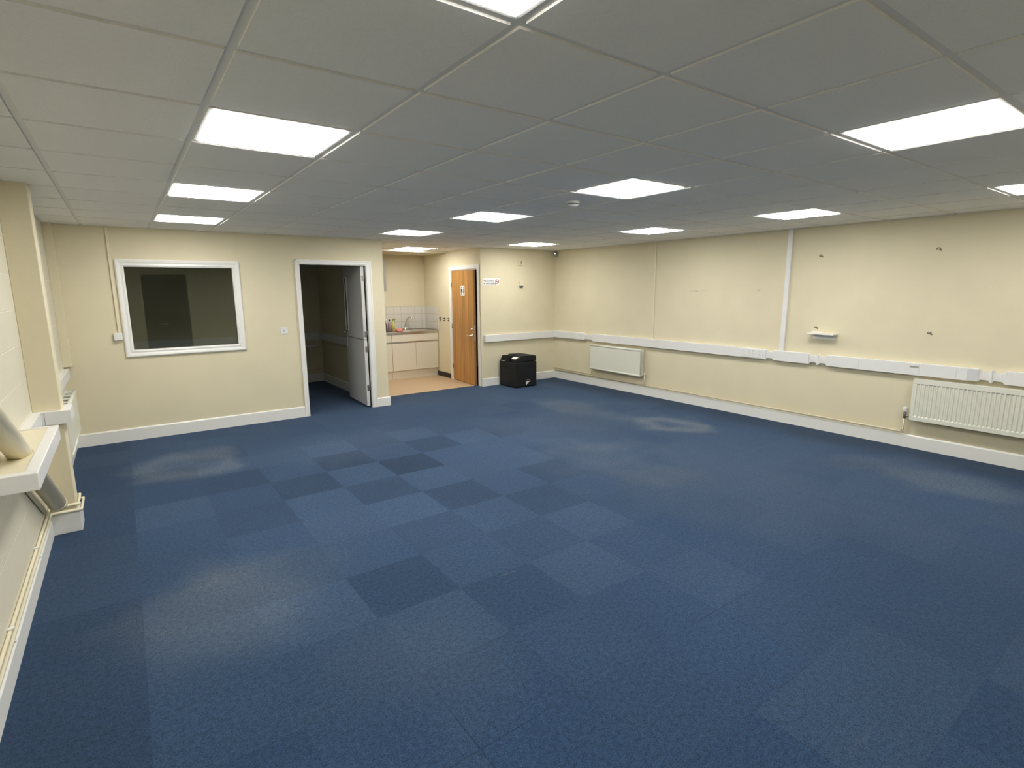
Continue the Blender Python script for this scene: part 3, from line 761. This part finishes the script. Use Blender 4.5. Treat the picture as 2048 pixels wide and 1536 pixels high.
# ------------------------------------------------------------------ far wall
t = thing('corner_sensor', 'small grey sensor in the far ceiling corner', 'sensor', (6.92, 5.97, 2.28))
RS = Matrix.Translation((6.925, 5.985, 0)) @ Matrix.Rotation(math.radians(-45), 4, 'Z')
link('sensor_body', MB().box(-.030, .030, -.035, .015, 2.28, 2.375, .012, M=RS), M_grey, t)
link('lens', MB().lathe([(.017, 0), (.016, .008), (.008, .013)], (0, 0, 0), 16, RS @ Matrix.Translation((0, -.035, 2.337)) @ Matrix.Rotation(PI/2, 4, 'X')), M_chrome, t)
link('mount', MB().box(-.012, .012, .0, .03, 2.36, 2.396, .002, M=RS), M_grey, t)
t = thing('alarm_sounder', 'small square cream box high on the far wall', 'sensor', (6.13, YB, 2.10))
link('box', MB().box(6.090, 6.172, YB-.030, YB+.002, 2.105, 2.200, .006), M_wall, t)
link('cover', MB().box(6.124, 6.152, YB-.037, YB-.028, 2.125, 2.190, .003), M_grey, t)
t = thing('thermostat', 'cream wall box with dark lower slot below the square cream box', 'thermostat', (6.14, YB, 1.73))
link('box', MB().box(6.100, 6.185, YB-.032, YB+.002, 1.745, 1.850, .006), M_wall, t)
link('slot', MB().box(6.108, 6.178, YB-.033, YB-.012, 1.728, 1.752, .003), M_darkgrey, t)
link('dial', MB().box(6.112, 6.120, YB-.035, YB-.030, 1.785, 1.825, .001), M_trunk2, t)
t = thing('no_smoking_sign', 'white no smoking sign with red circle right of the oak door', 'sign', (5.50, YB, 1.76))
link('sign_plate', MB().box(5.335, 5.675, YB-.003, YB, 1.765, 1.885, .001), M_paper, t)
TXM = lambda x, z: Matrix.Translation((x, YB-.0034, z)) @ Matrix.Rotation(PI/2, 4, 'X')
link('lettering', MB().text('No smoking', .043, TXM(5.352, 1.823), .0008).text('in this building', .045, TXM(5.350, 1.781), .0008), M_ink, t)
s = MB(); n = 28; cx, cz = 5.628, 1.826
ri, ro = .030, .040
for k in range(n):
    a0, a1 = 2*PI*k/n, 2*PI*(k+1)/n
    s.prism([(cx+ri*math.cos(a0), cz+ri*math.sin(a0)), (cx+ro*math.cos(a0), cz+ro*math.sin(a0)), (cx+ro*math.cos(a1), cz+ro*math.sin(a1)), (cx+ri*math.cos(a1), cz+ri*math.sin(a1))], 'y', YB-.0046, YB-.003)
q = .7071
s.prism([(cx-.033*q-.004*q, cz+.033*q-.004*q), (cx+.033*q-.004*q, cz-.033*q-.004*q), (cx+.033*q+.004*q, cz-.033*q+.004*q), (cx-.033*q+.004*q, cz+.033*q+.004*q)], 'y', YB-.0046, YB-.003)
link('prohibition_ring', s, M_red, t)
link('cigarette_symbol', MB().box(cx-.024, cx+.016, YB-.0040, YB-.003, cz-.006, cz+.002).box(cx+.018, cx+.024, YB-.0040, YB-.003, cz-.006, cz+.002).box(cx+.012, cx+.016, YB-.0040, YB-.003, cz+.004, cz+.018), M_ink, t)

# ------------------------------------------------------------------ black printer
PX0, PX1, PY0, PY1 = 5.640, 6.100, 5.492, 5.985
t = thing('printer', 'black boxy office printer on the carpet by the far corner', 'printer', ((PX0+PX1)/2, (PY0+PY1)/2, 0))
body = link('body', MB().box(PX0, PX1, PY0, PY1, .012, .445, .014, 3), M_dark, t)
link_split('foot', MB().box(PX0+.03, PX0+.08, PY0+.03, PY0+.08, 0, .014).box(PX1-.08, PX1-.03, PY0+.03, PY0+.08, 0, .014).box(PX0+.03, PX0+.08, PY1-.08, PY1-.03, 0, .014).box(PX1-.08, PX1-.03, PY1-.08, PY1-.03, 0, .014), M_dark2, t)
li = link('lid', MB().prism([(PX0+.012, .452), (PX1-.004, .452), (PX1-.004, .530), (PX1-.03, .552), (PX0+.13, .560), (PX0+.095, .535), (PX0+.012, .500)], 'y', PY0+.004, PY0+.175, .010), M_dark, t)
link('top_cover', MB().prism([(PX0+.150, .452), (PX1-.004, .452), (PX1-.004, .528), (PX1-.03, .550), (PX0+.165, .556), (PX0+.150, .54)], 'y', PY0+.178, PY1-.05, .006), M_dark, t)
link('output_recess', MB().box(PX0+.18, PX0+.30, PY0+.19, PY0+.34, .553, .5575, .002), M_dark2, t)
hood = link('rear_hood', MB().prism([(PY0+.205, .452), (PY1-.05, .452), (PY1-.002, .432), (PY1-.075, .543), (PY0+.235, .566), (PY0+.205, .55)], 'x', PX0+.004, PX0+.147, .006), M_dark, t)
link('paper_edge', MB().box(PX0-.004, PX0+.10, PY1-.155, PY1-.004, .4455, .4535, .001), M_paper, t)
M1 = Matrix.Translation((PX0+.054, PY0+.10, .5185)) @ Matrix.Rotation(math.radians(-22.9), 4, 'Y')
link('top_label', MB().box(-.036, .036, -.060, .060, .0, .003, M=M1), M_paper, t)
sp = link('side_panel', MB().box(PX0+.045, PX1-.02, PY0-.003, PY0+.004, .035, .425, .003), M_dark, t)
link('panel_seam', MB().box(PX0+.028, PX0+.042, PY0-.0015, PY0+.004, .02, .40), M_dark2, t)
vs = MB()
for k in range(2): vs.box(PX0+.06+k*.19, PX0+.20+k*.19, PY0-.0045, PY0-.002, .408, .420)
link_split('vent', vs, M_dark2, t)
link('rating_label', MB().prism([(5.858, .040), (5.872, .042), (5.880, .062), (5.905, .058), (5.915, .090), (5.952, .096), (5.955, .108), (5.860, .104)], 'y', PY0-.0042, PY0-.0025), M_paper, sp)
link('faint_label', MB().box(5.865, 5.950, PY0-.0040, PY0-.0025, .122, .145), M_darkgrey, sp)
dp = link('tray_door', MB().box(PX0-.003, PX0+.004, PY0+.035, PY1-.04, .06, .335, .003), M_dark, t)
link('grip', MB().box(PX0-.0045, PX0-.002, PY1-.115, PY1-.085, .16, .26, .001), M_dark2, dp)
link('tray_line', MB().box(PX0-.0045, PX0+.002, PY0+.10, PY1-.20, .338, .345), M_dark2, t)

# ------------------------------------------------------------------ kitchen recess
struct('trim_4', MB().box(XP, XK, YA-.007, YA, .915, 1.370).box(XK-.007, XK, 7.585, YA-.007, .915, 1.370), M_wtile, 'white glazed splashback tiles behind the sink', 'wall tiles')
FY = 7.600
def base_unit(x0, x1, doors, label):
    t = thing('base_cabinet', label, 'cabinet', ((x0+x1)/2, 7.87, 0), 'sink base cabinets')
    link('carcass', MB().box(x0, x0+.018, FY+.020, YA-.002, .165, .872).box(x1-.018, x1, FY+.020, YA-.002, .165, .872).box(x0+.018, x1-.018, FY+.020, YA-.002, .165, .183).box(x0+.018, x1-.018, YA-.012, YA-.002, .183, .872).box(x0+.018, x1-.018, FY+.020, FY+.036, .69, .872), M_cab, t)
    link('kickboard', MB().box(x0, x1, FY+.045, FY+.060, .004, .165), M_cab, t)
    w = (x1-x0)/doors
    for k in range(doors):
        link('door', MB().box(x0+k*w+.002, x0+(k+1)*w-.002, FY, FY+.018, .170, .690, .002), M_cab, t)
    link('drawer_front', MB().box(x0+.002, x1-.002, FY, FY+.018, .722, .852, .002), M_cab, t)
    link_split('finger_rail', MB().box(x0, x1, FY+.006, FY+.020, .690, .722).box(x0, x1, FY+.004, FY+.020, .852, .872), M_steel, t)
    return t
base_unit(4.310, 5.278, 2, 'off-white double-door cabinet under the sink')
base_unit(3.372, 4.306, 2, 'off-white cabinet half hidden behind the partition end')
t = thing('sink_top', 'stainless steel sink top over the cabinets', 'sink', (4.7, 7.86, .872))
s = MB()
BX0, BX1, BY0, BY1 = 4.45, 4.86, 7.69, 8.02
z0, z1 = .874, .908
s.box(3.372, BX0, FY-.012, YA-.008, z0, z1, .004).box(BX1, 5.280, FY-.012, YA-.008, z0, z1, .004).box(BX0, BX1, FY-.012, BY0, z0, z1, .004).box(BX0, BX1, BY1, YA-.008, z0, z1, .004)
link('worktop', s, M_steel, t)
bw = MB(); wz = .876-.14
bw.quads([[(BX0, BY0, .907), (BX1, BY0, .907), (BX1-.03, BY0+.03, wz), (BX0+.03, BY0+.03, wz)], [(BX1, BY0, .907), (BX1, BY1, .907), (BX1-.03, BY1-.03, wz), (BX1-.03, BY0+.03, wz)],
          [(BX1, BY1, .907), (BX0, BY1, .907), (BX0+.03, BY1-.03, wz), (BX1-.03, BY1-.03, wz)], [(BX0, BY1, .907), (BX0, BY0, .907), (BX0+.03, BY0+.03, wz), (BX0+.03, BY1-.03, wz)],
          [(BX0+.03, BY0+.03, wz), (BX1-.03, BY0+.03, wz), (BX1-.03, BY1-.03, wz), (BX0+.03, BY1-.03, wz)]])
link('bowl', bw, M_steel, t)
dr = MB()
for k in range(9): dr.box(4.93, 5.24, 7.70+k*.04, 7.712+k*.04, .907, .911, .002)
link('drainer_rib', dr, M_steel, t)
t = thing('mixer_tap', 'chrome swan-neck mixer tap at the sink', 'tap', (4.805, 8.07, .908))
link('tap_base', MB().lathe([(.030, 0), (.030, .012), (.020, .02), (.022, .06), (.018, .07)], (4.805, 8.07, .9085), 20), M_chrome, t)
pts = [(4.805, 8.07, .965)]
for k in range(11):
    a = k/10
    pts.append((4.805+.01*a+.095*a**1.6, 8.07-.13*a**1.8, .985+.175*math.sin(min(1, a*1.22)*PI/2) - (.035*(max(0, a-.78)/.22)**1.5)))
link('spout', MB().tube(pts, [.016]*6+[.0145]*3+[.013]*3, 14), M_chrome, t)
for sx in (-1, 1):
    hh = MB().tube([(4.805+sx*.018, 8.07, .945), (4.805+sx*.055, 8.065, .952)], .011, 12)
    hh.lathe([(.020, 0), (.024, .01), (.022, .03), (.010, .036)], (0, 0, 0), 14, Matrix.Translation((4.805+sx*.05, 8.066, .950)) @ Matrix.Rotation(sx*math.radians(60), 4, 'Y'))
    hh.tube([(4.805+sx*.065, 8.064, .965), (4.805+sx*.085, 8.040, .985)], .006, 10)
    link('tap_handle', hh, M_chrome, t)
def bottle(loc, prof, cap, bm_, cm_, label, extra=None, cat='bottle'):
    t = thing('cleaning_bottle', label, cat, loc, 'cleaning bottles beside the sink')
    link('bottle_body', MB().lathe(prof, loc, 20), bm_, t)
    link('cap', MB().lathe(cap, loc, 14), cm_, t)
    if extra: link('trigger', extra, cm_, t)
M_mauve = mat('mauve_plastic', (.33, .22, .24, 1), .35); M_plum = mat('dark_purple_plastic', (.06, .035, .05, 1), .35)
M_lime = mat('yellow_green_plastic', (.55, .58, .12, 1), .35); M_pale = mat('pale_lilac_plastic', (.55, .50, .52, 1), .35)
M_pink = mat('pink_cloth', (.62, .24, .18, 1), .9, noise=.2, scale=60); M_olive = mat('olive_plastic', (.28, .30, .06, 1), .4)
zc = .909
bottle((4.358, 7.80, zc), [(.030, 0), (.034, .006), (.034, .13), (.026, .165), (.012, .185), (.012, .20)], [(.014, .195), (.014, .225), (.010, .232)], M_mauve, M_dark, 'mauve bottle with a black cap, second from the partition end')
bottle((4.352, 7.95, zc), [(.028, 0), (.031, .006), (.031, .15), (.02, .18), (.012, .19)], [(.014, .188), (.014, .225), (.008, .23)], M_pale, M_paper, 'pale lilac bottle half behind the mauve bottle')
bottle((4.300, 7.88, zc), [(.028, 0), (.032, .006), (.032, .15), (.02, .185), (.012, .195)], [(.014, .19), (.014, .225), (.01, .232)], M_plum, M_darkgrey, 'dark purple bottle at the very edge of the partition end')
ex = MB().box(4.505-.014, 4.505+.05, 7.97-.012, 7.97+.012, zc+.205, zc+.235, .005).box(4.505+.028, 4.505+.038, 7.97-.006, 7.97+.006, zc+.165, zc+.208, .003)
bottle((4.505, 7.97, zc), [(.032, 0), (.036, .006), (.036, .11), (.022, .15), (.014, .175), (.013, .19)], [(.015, .185), (.015, .21)], M_lime, M_olive, 'yellow-green trigger spray bottle beside the mixer tap', ex)
t = thing('cleaning_cloth', 'crumpled pink cloth between spray bottle and tap', 'cloth', (4.53, 7.86, zc))
cb = bmesh.new(); bmesh.ops.create_icosphere(cb, subdivisions=4, radius=1)
for v in cb.verts:
    p = v.co.copy(); w = 1+.22*math.sin(5*p.x+3*p.y)+.16*math.sin(7*p.y-4*p.z+1)+.12*math.sin(11*p.x-6*p.z)
    v.co = Vector((4.490+p.x*.075*w, 7.68+p.y*.045*w, zc+.001+max(0, (p.z+.45))*.034*w))
for f in cb.faces: f.smooth = True
m = MB(); m._merge(cb); t.location = Vector((4.490, 7.68, zc)); link('cloth', m, M_pink, t)
t = thing('wall_cupboard', 'plain grey wall cupboard above the sink, mostly hidden by the partition', 'cupboard', (4.0, 8.0, 1.66))
link('carcass', MB().box(3.60, 4.355, 7.87, YA, 1.665, 2.275, .003), M_gcup, t)
link('door', MB().box(3.603, 3.976, 7.85, 7.868, 1.668, 2.272, .002), M_gcup, t)
link('door', MB().box(3.980, 4.352, 7.85, 7.868, 1.668, 2.272, .002), M_gcup, t)
for k, y in enumerate((7.475, 7.315, 7.165)):
    lab = ('coat hook nearest the sink', 'middle one of three coat hooks', 'coat hook nearest the oak door')[k]
    t = thing('coat_hook', lab, 'hook', (XK, y, 1.12), 'coat hooks beside the oak door')
    link('hook_plate', MB().box(XK-.004, XK, y-.012, y+.012, 1.115, 1.165, .002), M_hinge, t)
    link('hook_arm', MB().tube([(XK-.003, y, 1.150), (XK-.030, y, 1.145), (XK-.040, y, 1.155)], .007, 10).tube([(XK-.003, y, 1.125), (XK-.02, y, 1.105), (XK-.032, y, 1.115)], .006, 10), M_darkgrey, t)

# ------------------------------------------------------------------ inside the dark office
t = thing('dado_trunking', 'trunking on the walls inside the dark office', 'trunking', (3.2, 7.5, .79))
link('trunking_cover', MB().box(3.20, 3.25, 5.72, 8.40, .790, .920, .004).box(XL, 3.20, 8.35, 8.40, .790, .920, .004), M_trunk, t)
t = thing('office_shelf', 'low wall shelf below the trunking in the dark office', 'shelf', (2.6, 8.3, .68))
link('shelf_board', MB().box(1.2, 3.10, 8.22, 8.40, .680, .705, .003), M_white, t)
link_split('shelf_bracket', MB().box(2.98, 3.0, 8.25, 8.40, .60, .68).box(1.3, 1.32, 8.25, 8.40, .60, .68), M_white, t)
t = thing('heating_pipe', 'pipe above the skirting inside the dark office', 'pipe', (2.5, 8.37, .24))
link('pipe', MB().tube([(XL+.01, 8.375, .245), (3.15, 8.375, .245), (3.215, 8.32, .245), (3.215, 8.10, .245)], .011, 12), M_creamgloss, t)

# ------------------------------------------------------------------ camera, world, view
sc = bpy.context.scene
F_PX = 1072.8; yaw, pitch, roll = math.radians(35.754), math.radians(-10.074), math.radians(-.338)
fwd = Vector((math.sin(yaw)*math.cos(pitch), math.cos(yaw)*math.cos(pitch), math.sin(pitch)))
right = Vector((math.cos(yaw), -math.sin(yaw), 0)); upv = right.cross(fwd)
r2 = right*math.cos(roll)+upv*math.sin(roll); u2 = -right*math.sin(roll)+upv*math.cos(roll)
cam = bpy.data.cameras.new('camera'); cam.sensor_width = 36; cam.sensor_fit = 'HORIZONTAL'; cam.lens = F_PX*36/2048; cam.clip_start = .05
co = bpy.data.objects.new('camera', cam); COL.objects.link(co)
Mx = Matrix((r2, u2, -fwd)).transposed().to_4x4(); Mx.translation = Vector((.2595, -1.8676, 1.7022))
co.matrix_world = Mx
sc.camera = co
w = bpy.data.worlds.new('world'); sc.world = w; w.use_nodes = True
w.node_tree.nodes['Background'].inputs[0].default_value = (.02, .02, .025, 1); w.node_tree.nodes['Background'].inputs[1].default_value = .2
sc.view_settings.view_transform = 'Standard'; sc.view_settings.look = 'None'; sc.view_settings.exposure = 0; sc.view_settings.gamma = 1
sc.view_settings.use_curve_mapping = False
sc.cycles.use_denoising = True
sc.cycles.max_bounces = 10; sc.cycles.diffuse_bounces = 7; sc.cycles.glossy_bounces = 4; sc.cycles.transparent_max_bounces = 8
sc.cycles.sample_clamp_indirect = 6
sc.cycles.caustics_reflective = False; sc.cycles.caustics_refractive = False
